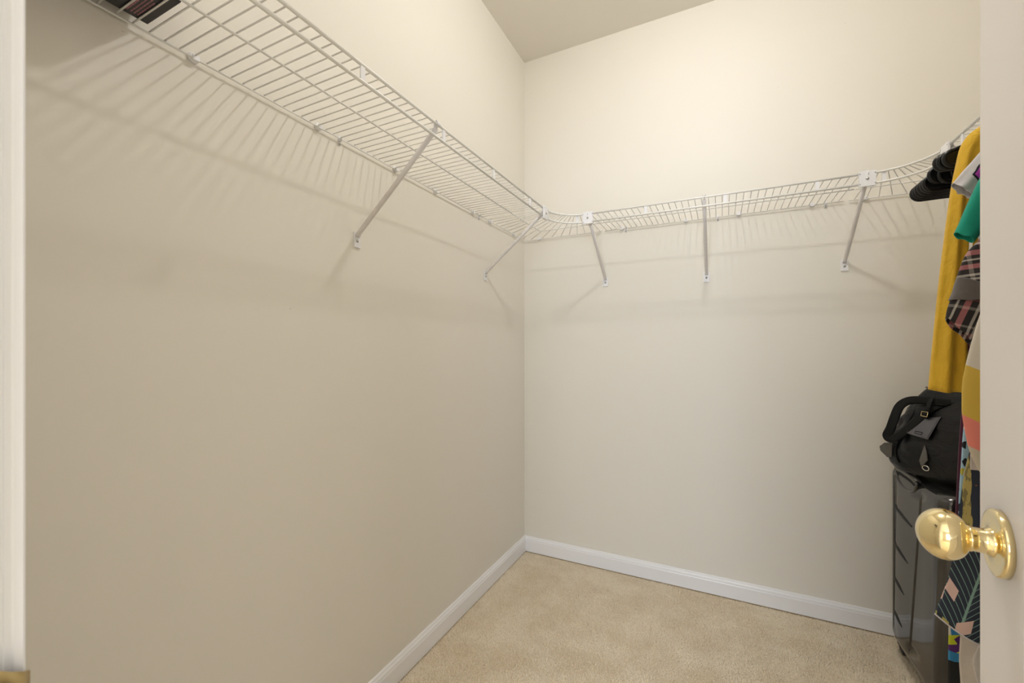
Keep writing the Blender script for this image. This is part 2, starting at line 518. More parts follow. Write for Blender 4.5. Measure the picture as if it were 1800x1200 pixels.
def corner_shelf(label, sx, end_a, end_b):
    """sx=+1 left corner, -1 right corner. end_a: y where it meets the side shelf, end_b: x where it meets the back shelf"""
    wx = XL if sx > 0 else XR
    fx = wx + sx * .305
    R = min(abs(FY - end_a), abs(end_b - fx)) - .004
    cx, cy = fx + sx * R, FY - R
    t = thing('corner_wire_shelf', (wx, YB, SZ), label, 'wire shelf', 'white wire shelf sections on the closet walls')
    arc = [(cx - sx * R * math.cos(a), cy + R * math.sin(a)) for a in np.linspace(0, PI / 2, 17)]
    path = [(fx, end_a)] + arc + [(end_b, FY)]
    for nm, z in (('top_rail', SZ), ('hang_rail', SZ - DROP)):
        MB().tube([(x, y, z) for x, y in path], R_RAIL, 10).build(nm, 'wire_white', t)
    mx, my = wx + sx * .157, YB - .157
    zz = SZ - R_DECK - R_MID
    MB().tube([(mx, end_a, zz), (mx, my - .012, zz), (mx + sx * .004, my - .004, zz), (mx + sx * .012, my, zz), (end_b, my, zz)], R_MID, 8).build('center_wire', 'wire_white', t)
    bx, by = wx + sx * OFFB, YB - OFFB
    zz = SZ - R_DECK - R_BACK
    MB().tube([(bx, end_a + .004, zz), (bx, by - .006, zz), (bx + sx * .006, by, zz), (end_b - sx * .012, by, zz)], R_BACK, 8).build('back_wire', 'wire_white', t)
    N = 18
    for i in range(N):
        a = (i + .5) / N * PI / 2
        dx, dy = -sx * math.cos(a), math.sin(a)
        s_ = 1e9
        s_ = min(s_, (bx - cx) / dx if abs(dx) > 1e-6 else 1e9)
        s_ = min(s_, (by - cy) / dy if abs(dy) > 1e-6 else 1e9)
        MB().tube([(cx + dx * R, cy + dy * R, SZ), (cx + dx * s_, cy + dy * s_, SZ)], R_DECK, 6).build('deck_wire', 'wire_white', t)
    return t, (cx, cy, R)

cL, _ = corner_shelf('curved white wire shelf corner where left and back walls meet', 1, 1.716, -.5425)
cR, _ = corner_shelf('curved white wire shelf corner beside the black hangers', -1, 1.726, .4565)
place(sp_mesh, 'rail_spacer', cL, (-.591, FY, SZ), rz=-PI / 2)
place(sp_mesh, 'rail_spacer', cR, (.502, FY, SZ), rz=-PI / 2)
place(sp_mesh, 'rail_spacer', cR, (FR, 1.768, SZ), rz=PI)
for par, loc, rz in ((cL, (XL, 1.773, SZ - .004), 0), (cL, (XL, 2.034, SZ - .004), 0), (cL, (-.906, YB, SZ - .004), -PI / 2), (cR, (.524, YB, SZ - .004), -PI / 2)):
    c = place(cr_me, 'wall_clip', par, loc, rz=rz)
    q = place(scr, 'clip_screw', c, loc); q.location = (.0068, 0, .004)

# joiner plates
def plate(label, loc, rz):
    Mx = Matrix.Translation(loc) @ Matrix.Rotation(rz, 4, 'Z')
    t = thing('joiner_plate', loc, label, 'joiner plate', 'white plastic joiner plates on the shelf rails')
    b = MB()
    b.box((.003, -.0235, -.026), (.009, .0235, .026), Mx)
    for y in (-.0235, .0175): 
        for z in (-.0215, .0145):
            b.box((-.004, y, z), (.004, y + .006, z + .007), Mx)
    b.box((-.006, -.0215, SZ - loc[2] + .0042), (.006, .0215, SZ - loc[2] + .0078), Mx)
    b.box((-.006, -.0215, SZ - DROP - loc[2] - .0078), (.006, .0215, SZ - DROP - loc[2] - .0042), Mx)
    o = b.build('plate_body', 'plastic_white', t, bevel=.001)
    Ms = Mx @ Matrix.Translation((.009, 0, 0)) @ MX90
    MB().lathe([(.0048, 0), (.0048, .001), (.003, .0025), (0, .003)], Ms, 14).build('screw', 'screw_steel', t)
    for z in (-.018, .018):
        for y in (-.021, .021):
            MB().box((.0088, y - .0016, z - .0022), (.0094, y + .0016, z + .0022), Mx).build('slot', 'screw_steel', t)
    return t
PZ = SZ - DROP / 2 - .002
plate('white joiner plate where the left shelf meets its curved corner', (FX, 1.722, PZ), 0)
plate('white joiner plate just right of the wall corner, smaller in view', (-.541, FY, PZ), -PI / 2)
plate('large white square joiner plate on the back shelf near the hangers', (.455, FY, PZ), -PI / 2)
plate('white joiner plate directly above the bundle of black hangers', (FR, 1.728, PZ), PI)

# braces
def brace(label, top, foot, out, zf=1.468):
    """top: xy on the front rail, foot: xy on the wall, out: unit vector from wall into room"""
    o = Vector((*out, 0)); tp = Vector((*top, SZ - .010)) - o * .004; ft = Vector((*foot, zf)) + o * .005
    t = thing('shelf_brace', (*foot, zf), label, 'shelf brace', 'slanted white braces under the wire shelves')
    side = o.cross(Vector((0, 0, 1)))
    MB().tube([tp, tp.lerp(ft, .5), ft + Vector((0, 0, .008)) + o * .004, ft], [.0072, .0072, .0072, .0050], 12, ry=[.0072, .0072, .0072, .0076]).build('rod', 'brace_white', t)
    rz = math.atan2(o.y, o.x)
    Mx = Matrix.Translation((*foot, zf)) @ Matrix.Rotation(rz, 4, 'Z')
    b = MB(); b.box((0, -.0125, -.034), (.0042, .0125, .012), Mx); b.box((.0042, -.0125, -.034), (.0056, .0125, -.030), Mx)
    fp = b.build('foot_plate', 'plastic_white', t, bevel=.0012)
    MB().lathe([(.0045, 0), (.0045, .001), (.0028, .0026), (0, .003)], Mx @ Matrix.Translation((.0042, 0, -.014)) @ MX90, 14).build('screw', 'screw_steel', fp)
    Mt = Matrix.Translation((*top, SZ)) @ Matrix.Rotation(rz, 4, 'Z')
    hk = MB(); hk.tube([Mt @ Vector(p) for p in ((-.0062, 0, -.010), (-.0062, 0, .001), (-.003, 0, .0055), (.003, 0, .0055), (.0062, 0, .001), (.0062, 0, -.006))], .0014, 8, ry=.0085)
    hk.build('hook', 'plastic_white', t)
    for y in (-.005, .005):
        MB().lathe([(.0024, 0), (.0024, .0012), (0, .0016)], Mt @ Matrix.Translation((0, y, .0065)), 10).build('stud', 'screw_steel', t)
brace('white brace under the left shelf, nearest the camera', (FX, .945), (XL, .949), (1, 0), 1.474)
brace('white brace on the left wall close to the room corner', (FX, 1.728), (XL, 1.734), (1, 0), 1.487)
brace('white brace on the back wall, just right of the room corner', (-.541, FY), (-.5365, YB), (0, -1), 1.488)
brace('white brace under the middle of the back shelf', (-.062, FY), (-.0625, YB), (0, -1), 1.478)
brace('white brace on the back wall under the large joiner plate', (.457, FY), (.456, YB), (0, -1), 1.487)
brace('white brace on the right wall behind the hanging clothes', (FR, 1.716), (XR, 1.716), (-1, 0), 1.48)

# ------------------------------------------------------------------ box on the left shelf
simple('box_black', (0.010, 0.009, 0.010), 0.38)
simple('box_edge', (0.045, 0.022, 0.016), 0.6)
simple('print_pink', (0.33, 0.13, 0.16), 0.6)
BZ = SZ + R_DECK + .0006
bx0, bx1, by0, by1 = -.974, -.858, .12, .414
bo = thing('cardboard_box', ((bx0 + bx1) / 2, (by0 + by1) / 2, BZ), 'black printed box lying on the left wire shelf, top left of the picture', 'box')
b = MB().box((bx0, by0, BZ), (bx1, by1, BZ + .085))
b.build('box_body', 'box_black', bo, bevel=.0015)
MB().box((bx0 - .001, by0 - .001, BZ + .030), (bx1 + .002, by1 + .002, BZ + .090)).build('box_lid', 'box_edge', bo, bevel=.0015)
pr = MB(); random.seed(11)
for row, (yy, hgt, x_end) in enumerate(((.3935, .0020, -.905), (.3885, .0020, -.898), (.3835, .0020, -.902), (.3765, .0045, -.925), (.352, .004, -.91), (.345, .0022, -.90), (.340, .0022, -.89), (.335, .0022, -.91), (.312, .005, -.91), (.304, .003, -.89))):
    x = -.962
    while x < x_end:
        w = random.uniform(.003, .009)
        pr.box((x, yy - hgt / 2, BZ - .0003), (x + w, yy + hgt / 2, BZ + .0002)); x += w + .0016
tag(pr.build('printed_lines', 'print_pink', bo), kind='stuff')

# ------------------------------------------------------------------ suitcase
t = NT('shell_black'); v = t.coord()
scr_n = t.noise(t.coord((1, 1, .35)), 26, 5, .7)
msk = t.ramp(scr_n, [(0, (0, 0, 0)), (.70, (0, 0, 0)), (.74, (1, 1, 1))])
t.col(t.mix(t.math('MULTIPLY', msk, .10), (.016, .0155, .015), (.5, .5, .52)))
t.pr(Roughness=.11, IOR=1.85)
t.bump(t.noise(v, 420, 2), .03, .0006)
simple('groove_shade_black', (.012, .012, .011), .45).b.inputs['Specular IOR Level'].default_value = .3
simple('rubber_black', (.010, .010, .011), .55)
simple('grip_grey', (.10, .095, .085), .38)
simple('recess_shade_black', (.004, .004, .004), .8)
SX0, SX1, SY0, SY1, SZ0, SZ1 = .572, .862, 1.668, 2.082, .046, .704
su = thing('suitcase', ((SX0 + SX1) / 2, (SY0 + SY1) / 2, 0), 'glossy black hard shell suitcase standing by the back wall under the bag', 'suitcase')
def shell_ring(z, inset, half):
    """plan outline of one shell half; half=0 room side, 1 wall side"""
    x0, x1, y0, y1 = SX0 + inset, SX1 - inset, SY0 + inset * .8, SY1 - inset * .8
    xm = .716
    pts = []
    r = .042
    if half == 0:
        pts.append((xm, y1))
        for a in np.linspace(0, PI / 2, 7): pts.append((x0 + r - r * math.sin(a), y1 - r + r * math.cos(a)))
        f = min(max((z - SZ0) / (SZ1 - SZ0), 0), 1)
        yc = 1.893 + (1.785 - 1.893) * f
        dep = .007 * min(1, max(0, (z - .10) / .02)) * min(1, max(0, (SZ1 - .03 - z) / .03))
        yf = SY1 - r - .003
        pts += [(x0, yf), (x0 + dep * .55, yf - .003), (x0 + dep * .55, yf - .007), (x0, yf - .010)]
        pts += [(x0 - .0025, (yf + yc) / 2 + .06), (x0 - .003, (yf + yc) / 2), (x0 - .0025, (yf + yc) / 2 - .04)]
        pts += [(x0, yc + .009), (x0 + dep, yc + .005), (x0 + dep, yc - .005), (x0, yc - .009)]
        pts += [(x0 + .001, (yc + y0 + r) / 2)]
        for a in np.linspace(0, PI / 2, 7): pts.append((x0 + r - r * math.cos(a), y0 + r - r * math.sin(a)))
        pts.append((xm, y0))
    else:
        xm = .722
        pts.append((xm, y0))
        for a in np.linspace(0, PI / 2, 6): pts.append((x1 - r + r * math.sin(a), y0 + r - r * math.cos(a)))
        for a in np.linspace(0, PI / 2, 6): pts.append((x1 - r + r * math.cos(a), y1 - r + r * math.sin(a)))
        pts.append((xm, y1))
    return [(x, y, z) for x, y in pts]
zs = []
for i in range(7):
    a = PI / 2 * i / 6
    zs.append((SZ0 + .05 * (1 - math.sin(a)), .05 * (1 - math.cos(a))))
prof = [(SZ0 + .045 * (1 - math.cos(a)), .045 * (1 - math.sin(a))) for a in np.linspace(0, PI / 2, 7)]
prof += [(z, 0) for z in np.linspace(.10, .66, 24)]
prof += [(SZ1 - .034 * (1 - math.sin(a)), .034 * (1 - math.cos(a))) for a in np.linspace(.1, PI / 2, 7)]
for half in (0, 1):
    b = MB(); rr = [shell_ring(z, i, half) for z, i in prof]
    b.grid(rr, True)
    b.add(rr[0], [tuple(range(len(rr[0])))]); b.add(rr[-1], [tuple(range(len(rr[-1])))])
    o = b.build('front_shell' if half == 0 else 'rear_shell', 'shell_black', su)
    if half == 0: fsh = o
    o.data.set_sharp_from_angle(angle=math.radians(50))
MB().box((.714, SY0 + .004, SZ0 + .004), (.724, SY1 - .004, SZ1 - .004)).build('zip_band', 'rubber_black', su, bevel=.002)
# slanting raised ribs, dull black painted in as the shade of pressed grooves
for (ya, za), (yb, zb) in (((2.026, .557), (1.862, .538)), ((2.026, .420), (1.894, .401)), ((2.026, .295), (1.926, .277)), ((2.026, .170), (1.942, .154))):
    n = 14; rings = []
    for i in range(n + 1):
        f = i / n; w = .0105 * math.sin(PI * min(max(f, .03), .97)) ** .6
        y = ya + (yb - ya) * f; z = za + (zb - za) * f
        rings.append([(SX0 + .002, y, z - w * 1.1), (SX0 - .0028 - .18 * w, y, z - w * .6), (SX0 - .0032 - .30 * w, y, z), (SX0 - .0028 - .15 * w, y, z + w * .6), (SX0 + .002, y, z + w)])
    MB().grid(rings, False).build('rib', 'groove_shade_black', fsh)
# top handle; a flat black panel paints the shade of a scooped recess
arc = []
for a in np.linspace(0, PI, 15):
    yy = 1.912 + .092 * math.cos(a); zz = .699 - .050 * math.sin(a) ** .8 - (.012 * (yy - 1.82) if False else 0)
    arc.append((yy, zz))
rc = MB()
inner = [(SX0 - .0005, y, z) for y, z in arc]
rc.add(inner, [tuple(range(len(inner)))])
rc.build('recess_shade_panel', 'recess_shade_black', su, solid=.004)
MB().tube([(SX0 - .001, y, z) for y, z in arc], .0055, 8).build('recess_rim', 'shell_black', su)
MB().tube(smoothpath([(.580, 1.988, .692), (.572, 1.972, .703), (.571, 1.91, .7045), (.572, 1.848, .703), (.580, 1.832, .690)], 5), .0085, 10, ry=.011).build('top_handle', 'grip_grey', su)
# wheels
for wx in (SX0 + .035, SX1 - .04):
    for wy in (SY1 - .035, SY0 + .045):
        wh = MB().lathe([(0, -.010), (.018, -.010), (.0235, -.007), (.0235, .007), (.018, .010), (0, .010)], Matrix.Translation((wx, wy, .0255)) @ MX90, 20).build('wheel', 'rubber_black', su)
        MB().box((wx - .017, wy - .018, .030), (wx + .017, wy + .018, SZ0 + .02)).build('wheel_fork', 'rubber_black', wh, bevel=.006)

# ------------------------------------------------------------------ leather bag on the suitcase
t = NT('leather_black'); v = t.coord()
t.col((.0065, .0065, .0075)); t.pr(Roughness=.30)
t.b.inputs['Specular IOR Level'].default_value = .30
hh = t.math('ADD', t.noise(t.coord((1, 1, 2.2)), 11, 4, .6, .8), t.math('MULTIPLY', t.noise(v, 380, 2), .05))
t.bump(hh, .45, .010)
simple('webbing_black', (.004, .005, .005), .6).b.inputs['Specular IOR Level'].default_value = .25
simple('tag_leather', (.035, .035, .055), .28, 0, IOR=2.0)
simple('gold', (.83, .66, .34), .2, 1.0)
simple('steel', (.62, .60, .57), .18, 1.0)
simple('piping_grey', (.09, .085, .075), .4)
BX, BY = .70, 1.83
BC, BS = math.cos(math.radians(35)), math.sin(math.radians(35))
bgp = [(.7075, .088, .145), (.7150, .108, .162), (.735, .118, .172), (.765, .121, .176), (.80, .117, .172), (.84, .108, .162), (.88, .097, .150), (.92, .083, .134), (.955, .067, .116), (.980, .054, .102), (.990, .046, .095)]
def bag_at(lx, ly, z):
    return (BX + lx * BC - ly * BS, BY + lx * BS + ly * BC, z)
def bag_hx(z):
    return float(np.interp(z, [p[0] for p in bgp], [p[1] for p in bgp]))
def bag_face(ly, z, off):
    """a point on the face turned to the room"""
    return bag_at(-bag_hx(z) - off, ly, z)
def bag_ring(z, hx, hy, n=96):
    out = []
    for k in range(n):
        a = 2 * PI * k / n
        ca, sa = math.cos(a), math.sin(a)
        e_ = .34
        x = hx * math.copysign(abs(ca) ** e_, ca); y = hy * math.copysign(abs(sa) ** e_, sa)
        w = max(0, math.sin((z - .70) / .30 * PI))
        d = .0045 * w * math.sin(y * 40 + z * 26) + .003 * w * math.sin(y * 85 - z * 60 + 1) + .004 * w * math.sin(z * 75 + y * 12)
        x += math.copysign(d, x) if abs(x) > hx * .5 else 0
        y += math.copysign(.004 * w * math.sin(x * 60 + z * 50), y) if abs(y) > hy * .7 else 0
        out.append(bag_at(x, y, z + .006 * math.sin(y * 14) * (z - .7) / .3))
    return out
bag = thing('leather_bag', (BX, BY, .7075), 'black leather holdall lying on top of the suitcase', 'bag')
b = MB()
P_ = []
for i in range(len(bgp) - 1):
    for k in range(4):
        f = k / 4; P_.append(tuple(bgp[i][j] + (bgp[i+1][j] - bgp[i][j]) * f for j in range(3)))
P_.append(bgp[-1])
rr = [bag_ring(*p) for p in P_]
b.grid(rr, True); b.add(rr[0], [tuple(range(96))]); b.add(rr[-1], [tuple(range(96))], True)
b.build('bag_body', 'leather_black', bag)
# side seam, top piping and zip, end tab
MB().tube([bag_face(y, z, .001) for y, z in ((.092, .93), (.104, .88), (.116, .84), (.122, .81), (.127, .785), (.124, .765), (.115, .742))], .0026, 6).build('seam', 'webbing_black', bag)
MB().tube([bag_at(-.045, y, .9915 + .006 * math.sin(y * 14)) for y in np.linspace(-.09, .09, 16)], .0026, 6).build('top_piping', 'piping_grey', bag)
MB().tube([bag_at(0, y, .9915 + .006 * math.sin(y * 14)) for y in np.linspace(-.088, .10, 16)], .004, 6, ry=.009).build('zip', 'webbing_black', bag)
b = MB(); b.add([bag_face(y, z, o) for y, z, o in ((.138, .806, .004), (.160, .800, .007), (.176, .784, .006), (.172, .770, .005), (.150, .752, .004), (.136, .758, .003))], [(0, 1, 2, 3, 4, 5)])
b.build('end_tab', 'piping_grey', bag, solid=.003)
# carrying strap, looping out over the left end
st = smoothpath([bag_face(y, z, o) for y, z, o in ((.002, .957, .004), (.022, .957, .016), (.063, .958, .022), (.103, .952, .026), (.122, .932, .030), (.127, .895, .030), (.134, .855, .026), (.143, .828, .022), (.130, .820, .018), (.104, .842, .016), (.080, .876, .014), (.060, .909, .013), (.043, .935, .011), (.022, .948, .007))], 7)
MB().tube(st, .0020, 8, ry=[.013 if 3 < i < len(st) - 4 else .010 for i in range(len(st))], up=(-BC, -BS, 0)).build('strap', 'webbing_black', bag)
# luggage tag
def quad_prism(b, c4, th):
    c = [Vector(p) for p in c4]; nn = (c[1] - c[0]).cross(c[3] - c[0]).normalized() * th
    b.add([*c, *[p + nn for p in c]], [(0, 1, 2, 3), (7, 6, 5, 4), (0, 4, 5, 1), (1, 5, 6, 2), (2, 6, 7, 3), (3, 7, 4, 0)])
tg = [bag_face(.083, .895, .012), bag_face(.010, .913, .010), bag_face(.026, .839, .016), bag_face(.092, .847, .016)]
b = MB(); quad_prism(b, tg, .003); tgo = b.build('luggage_tag', 'tag_leather', bag, bevel=.0015)
c0, c1, c2, c3 = [Vector(p) for p in tg]
def tq(u, v_, off):
    p = c0.lerp(c1, u).lerp(c3.lerp(c2, u), v_); nn = (c1 - c0).cross(c3 - c0).normalized()
    if nn.y > 0: nn = -nn
    return p + nn * off
MB().tube([tq(u, w, .0006) for u, w in ((.05, .06), (.95, .06), (.95, .94), (.05, .94))], .0006, 5, closed=True).build('stitching', 'grip_grey', tgo)
MB().tube([tq(u, w, .0006) for u, w in ((.36, .76), (.66, .76), (.66, .87), (.36, .87))], .0010, 5, closed=True).build('embossed_mark', 'webbing_black', tgo)
MB().tube([bag_face(y, z, o) for y, z, o in ((.043, .972, .022), (.042, .955, .027), (.043, .930, .024), (.044, .902, .017))], .0028, 8, ry=.0075, up=(-BC, -BS, 0)).build('tag_strap', 'webbing_black', bag)
MB().tube([bag_face(y, z, .0285) for y, z in ((.053, .924), (.035, .923), (.034, .909), (.052, .910))], .0013, 8, closed=True).build('buckle', 'gold', bag)
# zip puller and ring
b = MB(); b.add([bag_face(y, z, o) for y, z, o in ((.039, .820, .006), (.029, .803, .009), (.021, .775, .012), (.037, .752, .014), (.045, .768, .010))], [(0, 1, 2, 3, 4)])
b.build('zip_puller', 'piping_grey', bag, solid=.003)
MB().tube([bag_face(.027 + .0095 * math.cos(a), .749 + .008 * math.sin(a), .010) for a in np.linspace(0, 2 * PI, 14)[:-1]], .0019, 8, closed=True).build('pull_ring', 'steel', bag)

bag.location.z += .0068

# ------------------------------------------------------------------ hangers
t = simple('hanger_black', (.006, .006, .007), .30); t.b.inputs['Specular IOR Level'].default_value = .35
RZ = SZ - DROP + R_RAIL      # top of the hang rail
def hanger_parts(hw, drop, neck=0.0):
    """local: origin at the hook's resting point on the rail; plane xz"""
    zt = -drop                       # tip centre height
    r = .0165
    top, bot = [], []
    # outline of one arm: neck to tip and back
    def arm(s):
        up = [(0, -.055), (.030, -.060), (.070, -.084), (.110, -.117), (hw - .045, zt + r + .012), (hw - r, zt + r)]
        lo = [(hw - r, zt - r), (hw - .055, zt - r + .001), (hw - .085, zt - r + .012), (.075, -.112), (.030, -.086), (0, -.082)]
        tip = [(hw - r + r * math.sin(a), zt + r * math.cos(a)) for a in np.linspace(.25, PI - .25, 9)]
        return [(s * x, z) for x, z in up + tip + lo]
    body = MB()
    for s in (1, -1):
        o = [(x, z - neck) for x, z in arm(s)]
        M = Matrix(((1, 0, 0, 0), (0, 0, 1, -.0035), (0, 1, 0, 0), (0, 0, 0, 1)))
        body.prism(o if s > 0 else o[::-1], M, .007)
        body.tube([(x, 0, z) for x, z in o[3:-2]], .0052, 8)
    bar = MB().tube([(-hw + .03, 0, zt - r - neck), (hw - .03, 0, zt - r - neck)], .0042, 8)
    hk = [(0, 0, -.062 - neck), (0, 0, -.040), (.004, 0, -.030)]
    hk += [(.022 * math.sin(a) , 0, -.0205 + .0225 * math.cos(a)) for a in np.linspace(2.7, -1.2, 16)]
    hook = MB().tube(hk, .0019, 8)
    return body, bar, hook
hcache = {}
def hanger(y, hw, drop, yaw, label, group, tilt=0.0, neck=0.0):
    key = (hw, drop, neck)
    t = thing('clothes_hanger', (FR, y, RZ), label, 'hanger', group)
    if key not in hcache:
        out = []
        for nm, m in zip(('shoulders', 'trouser_bar', 'hook'), hanger_parts(hw, drop, neck)):
            me = m.mesh(nm, (0, 0, 0)); bm = bmesh.new(); bm.from_mesh(me)
            bmesh.ops.recalc_face_normals(bm, faces=bm.faces); bm.to_mesh(me); bm.free()
            me.materials.append(M_['steel' if nm == 'hook' else 'hanger_black']); out.append((nm, me))
        hcache[key] = out
    for nm, me in hcache[key]:
        o = link(bpy.data.objects.new(nm, me)); o.parent = t
    t.rotation_euler = (0, tilt, yaw)
    return t
EMPTY = 'empty black hangers bunched beside the mustard top'
ORD = ('farthest and lowest', 'second', 'third', 'fourth', 'fifth', 'sixth', 'seventh', 'eighth', 'ninth', 'tenth', 'eleventh', 'twelfth')
hl = [(1.416 - .0150 * i, .178, .186, .008 * math.sin(i * 2.1)) for i in range(6)]
hl += [(1.3275, .174, .173, .008), (1.3145, .160, .178, -.006), (1.3015, .142, .180, .006)]
hl += [(1.2895, .177, .159, .006), (1.2770, .174, .160, -.004), (1.2645, .170, .160, .004)]
for i, (y, hw, dr, yw) in enumerate(hl):
    hanger(y, hw, dr, yw, 'empty black hanger nearest the back wall, lowest of the bunch' if i == 0 else ORD[i] + ' empty black hanger counting from the back wall', EMPTY)

# ------------------------------------------------------------------ garments
def fabric(name, c, bump=.25, scale=900, sheen=.2):
    t = NT(name); v = t.coord()
    t.col(t.mix(t.noise(v, 60, 3), tuple(x * .86 for x in c), c)); t.pr(Roughness=.88)
    t.b.inputs['Sheen Weight'].default_value = sheen
    h_ = t.math('ADD', t.noise(t.coord((1, 1, .5)), 42, 3, .6, .5), t.math('MULTIPLY', t.noise(v, scale, 1), .12))
    t.bump(h_, bump, .006)
    return t
fabric('mustard_knit', (.76, .465, .030), .8, 700, .06)
fabric('grey_jersey', (.62, .59, .62))
fabric('green_jersey', (.006, .34, .24), .2, 900, .05)
fabric('cream_cotton', (.66, .60, .54))
fabric('white_cotton', (.76, .72, .70), .6)
fabric('burgundy_velvet', (.085, .010, .040), .15, 900, .5)
fabric('black_cotton', (.012, .012, .014))

def edge_curve(pts, n=6):
    return [(p.x, p.y) for p in smoothpath([(x, z, 0) for x, z in pts], n)]
def cloth(b, L, Rr, y, ry, n=40, folds=5, amp=.004, ph=0.0, sub=6, grow=True):
    """loft between a left and a right edge (x,z lists); y thickness ry"""
    L = edge_curve(L, sub); Rr = edge_curve(Rr, sub)
    rings = []; m = len(L)
    for i in range(m):
        (lx_, lz), (rx_, rz_) = L[i], Rr[i]
        f = i / (m - 1); A = amp * (f if grow else 1)
        ryi = ry[0] + (ry[1] - ry[0]) * f if isinstance(ry, tuple) else ry
        ring = []
        for k in range(n):
            a = 2 * PI * k / n
            c_, s_ = math.cos(a), math.sin(a)
            u = (1 - c_) / 2
            yy = y - ryi * math.copysign(abs(s_) ** .8, s_)
            yy += A * math.sin(u * folds * 2 * PI + ph + 1.2 * math.sin(f * 5 + ph))
            ring.append((lx_ + (rx_ - lx_) * u, yy, lz + (rz_ - lz) * u + .0015 * math.sin(u * 9 + f * 7 + ph)))
        rings.append(ring)
    b.grid(rings, True)
    return b
def mir(pts): return [(2 * FR - x, z) for x, z in pts]

def garment(name, label, cat, y, zbase, body, bmat, sleeves=(), ry=.012, folds=6, amp=.004, hanger_drop=.12, hw=.125, ph=0.0, bury=None):
    t = thing(name, (FR, y, zbase), label, cat, 'clothes hanging from the right wire shelf')
    o = cloth(MB(), body, mir(body), y, bury or ry, folds=folds, amp=amp, ph=ph, n=72).build('body', bmat, t, solid=.0016)
    for (L, Rr, mat, nm, sry, sf, sa) in sleeves:
        cloth(MB(), L, Rr, y, sry, folds=sf, amp=sa, ph=ph + 1).build(nm, mat, t, solid=.0014)
        cloth(MB(), mir(L), mir(Rr), y, sry, folds=sf, amp=sa, ph=ph + 2).build(nm, mat, t, solid=.0014)
    hanger(y, hw, hanger_drop, 0, 'black hanger inside the ' + cat_name(label), 'hangers inside the hanging clothes', neck=.05)
    return t
def cat_name(label):
    w = label.split(' hanging')[0].split(' with ')[0].split(',')[0]
    return w

# far to near along the rail
BUR = [(.585, 1.655), (.545, 1.640), (.492, 1.60), (.480, 1.50), (.485, 1.30), (.470, 1.148), (.465, 1.037), (.459, .937), (.454, .812), (.450, .711), (.447, .586), (.445, .497), (.445, .397), (.446, .33)]
garment('velvet_dress', 'long dark burgundy dress hanging behind the mustard top', 'dress', 1.244, .33, BUR, 'burgundy_velvet', ry=(.006, .010), folds=5, amp=.003)

YSL = [(.505, 1.602), (.481, 1.591), (.461, 1.576), (.450, 1.556), (.444, 1.525), (.436, 1.472), (.426, 1.377), (.416, 1.269), (.407, 1.148), (.400, 1.043)]
YSR = [(.520, 1.560), (.506, 1.548), (.494, 1.535), (.484, 1.515), (.475, 1.495), (.466, 1.450), (.460, 1.362), (.458, 1.267), (.458, 1.148), (.461, 1.040)]
YB_ = [(.580, 1.655), (.545, 1.638), (.500, 1.601), (.480, 1.560), (.478, 1.48), (.470, 1.38), (.464, 1.27), (.462, 1.16), (.463, 1.09), (.464, 1.035)]
garment('mustard_top', 'mustard yellow knitted top with long sleeves hanging above the bag', 'top', 1.212, 1.035, YB_, 'mustard_knit',
        [(YSL, YSR, 'mustard_knit', 'sleeve', (.014, .020), 2, .005)], ry=(.012, .014), folds=5, amp=.006)

t = NT('blue_print'); v = t.coord()
vo = t.n('ShaderNodeTexVoronoi', Scale=85.0); t.l(t.coord((1, 1, .6)), vo.inputs['Vector'])
sv = t.sep(vo.outputs['Color'])[0]
t.col(t.ramp(sv, [(0, (.42, .62, .78)), (.34, (.02, .025, .035)), (.62, (.75, .78, .80)), (.80, (.36, .58, .76)), (.93, (.55, .52, .10))], 'CONSTANT')); t.pr(Roughness=.85)
BLU = [(.580, 1.635), (.540, 1.61), (.50, 1.58), (.478, 1.50), (.470, 1.30), (.456, 1.12), (.446, 1.032), (.440, .962), (.437, .903), (.434, .845), (.433, .798), (.435, .740)]
garment('print_blouse', 'pale blue and black printed blouse hanging next to the burgundy dress', 'blouse', 1.178, .74, BLU, 'blue_print', ry=(.008, .011), folds=6, amp=.003, ph=.7)

t = NT('floral_black'); v = t.coord()
zz = t.sep(v)[2]
vo = t.n('ShaderNodeTexVoronoi', Scale=62.0); t.l(v, vo.inputs['Vector'])
sv = t.sep(vo.outputs['Color'])[0]
flo = t.ramp(sv, [(0, (.55, .60, .03)), (.36, (.09, .02, .16)), (.58, (.62, .60, .55)), (.74, (.03, .20, .48)), (.9, (.60, .62, .05))], 'CONSTANT')
blu = t.mix(t.noise(v, 50, 2), (.02, .16, .42), (.05, .32, .60))
zm = t.math('ADD', zz, t.math('MULTIPLY', t.noise(v, 30, 2), .012))
c1 = t.mix(t.math('GREATER_THAN', zm, .206), blu, flo)
t.col(t.mix(t.math('GREATER_THAN', zm, .188), (.012, .012, .013), c1)); t.pr(Roughness=.8)
FLO = [(.575, 1.62), (.54, 1.60), (.50, 1.57), (.482, 1.50), (.474, 1.2), (.452, .95), (.432, .78), (.424, .70), (.416, .64), (.408, .588), (.407, .553), (.4065, .461), (.407, .33)]
gf = garment('border_print_dress', 'black dress with a lime and blue floral border, below the leaf print dress', 'dress', 1.146, .33, FLO, 'floral_black', ry=(.007, .010), folds=6, amp=.002, ph=1.1)
MB().tube([(.4215, 1.1335, z) for z in np.linspace(.34, .60, 6)], .0013, 6).build('white_piping', 'white_cotton', gf)

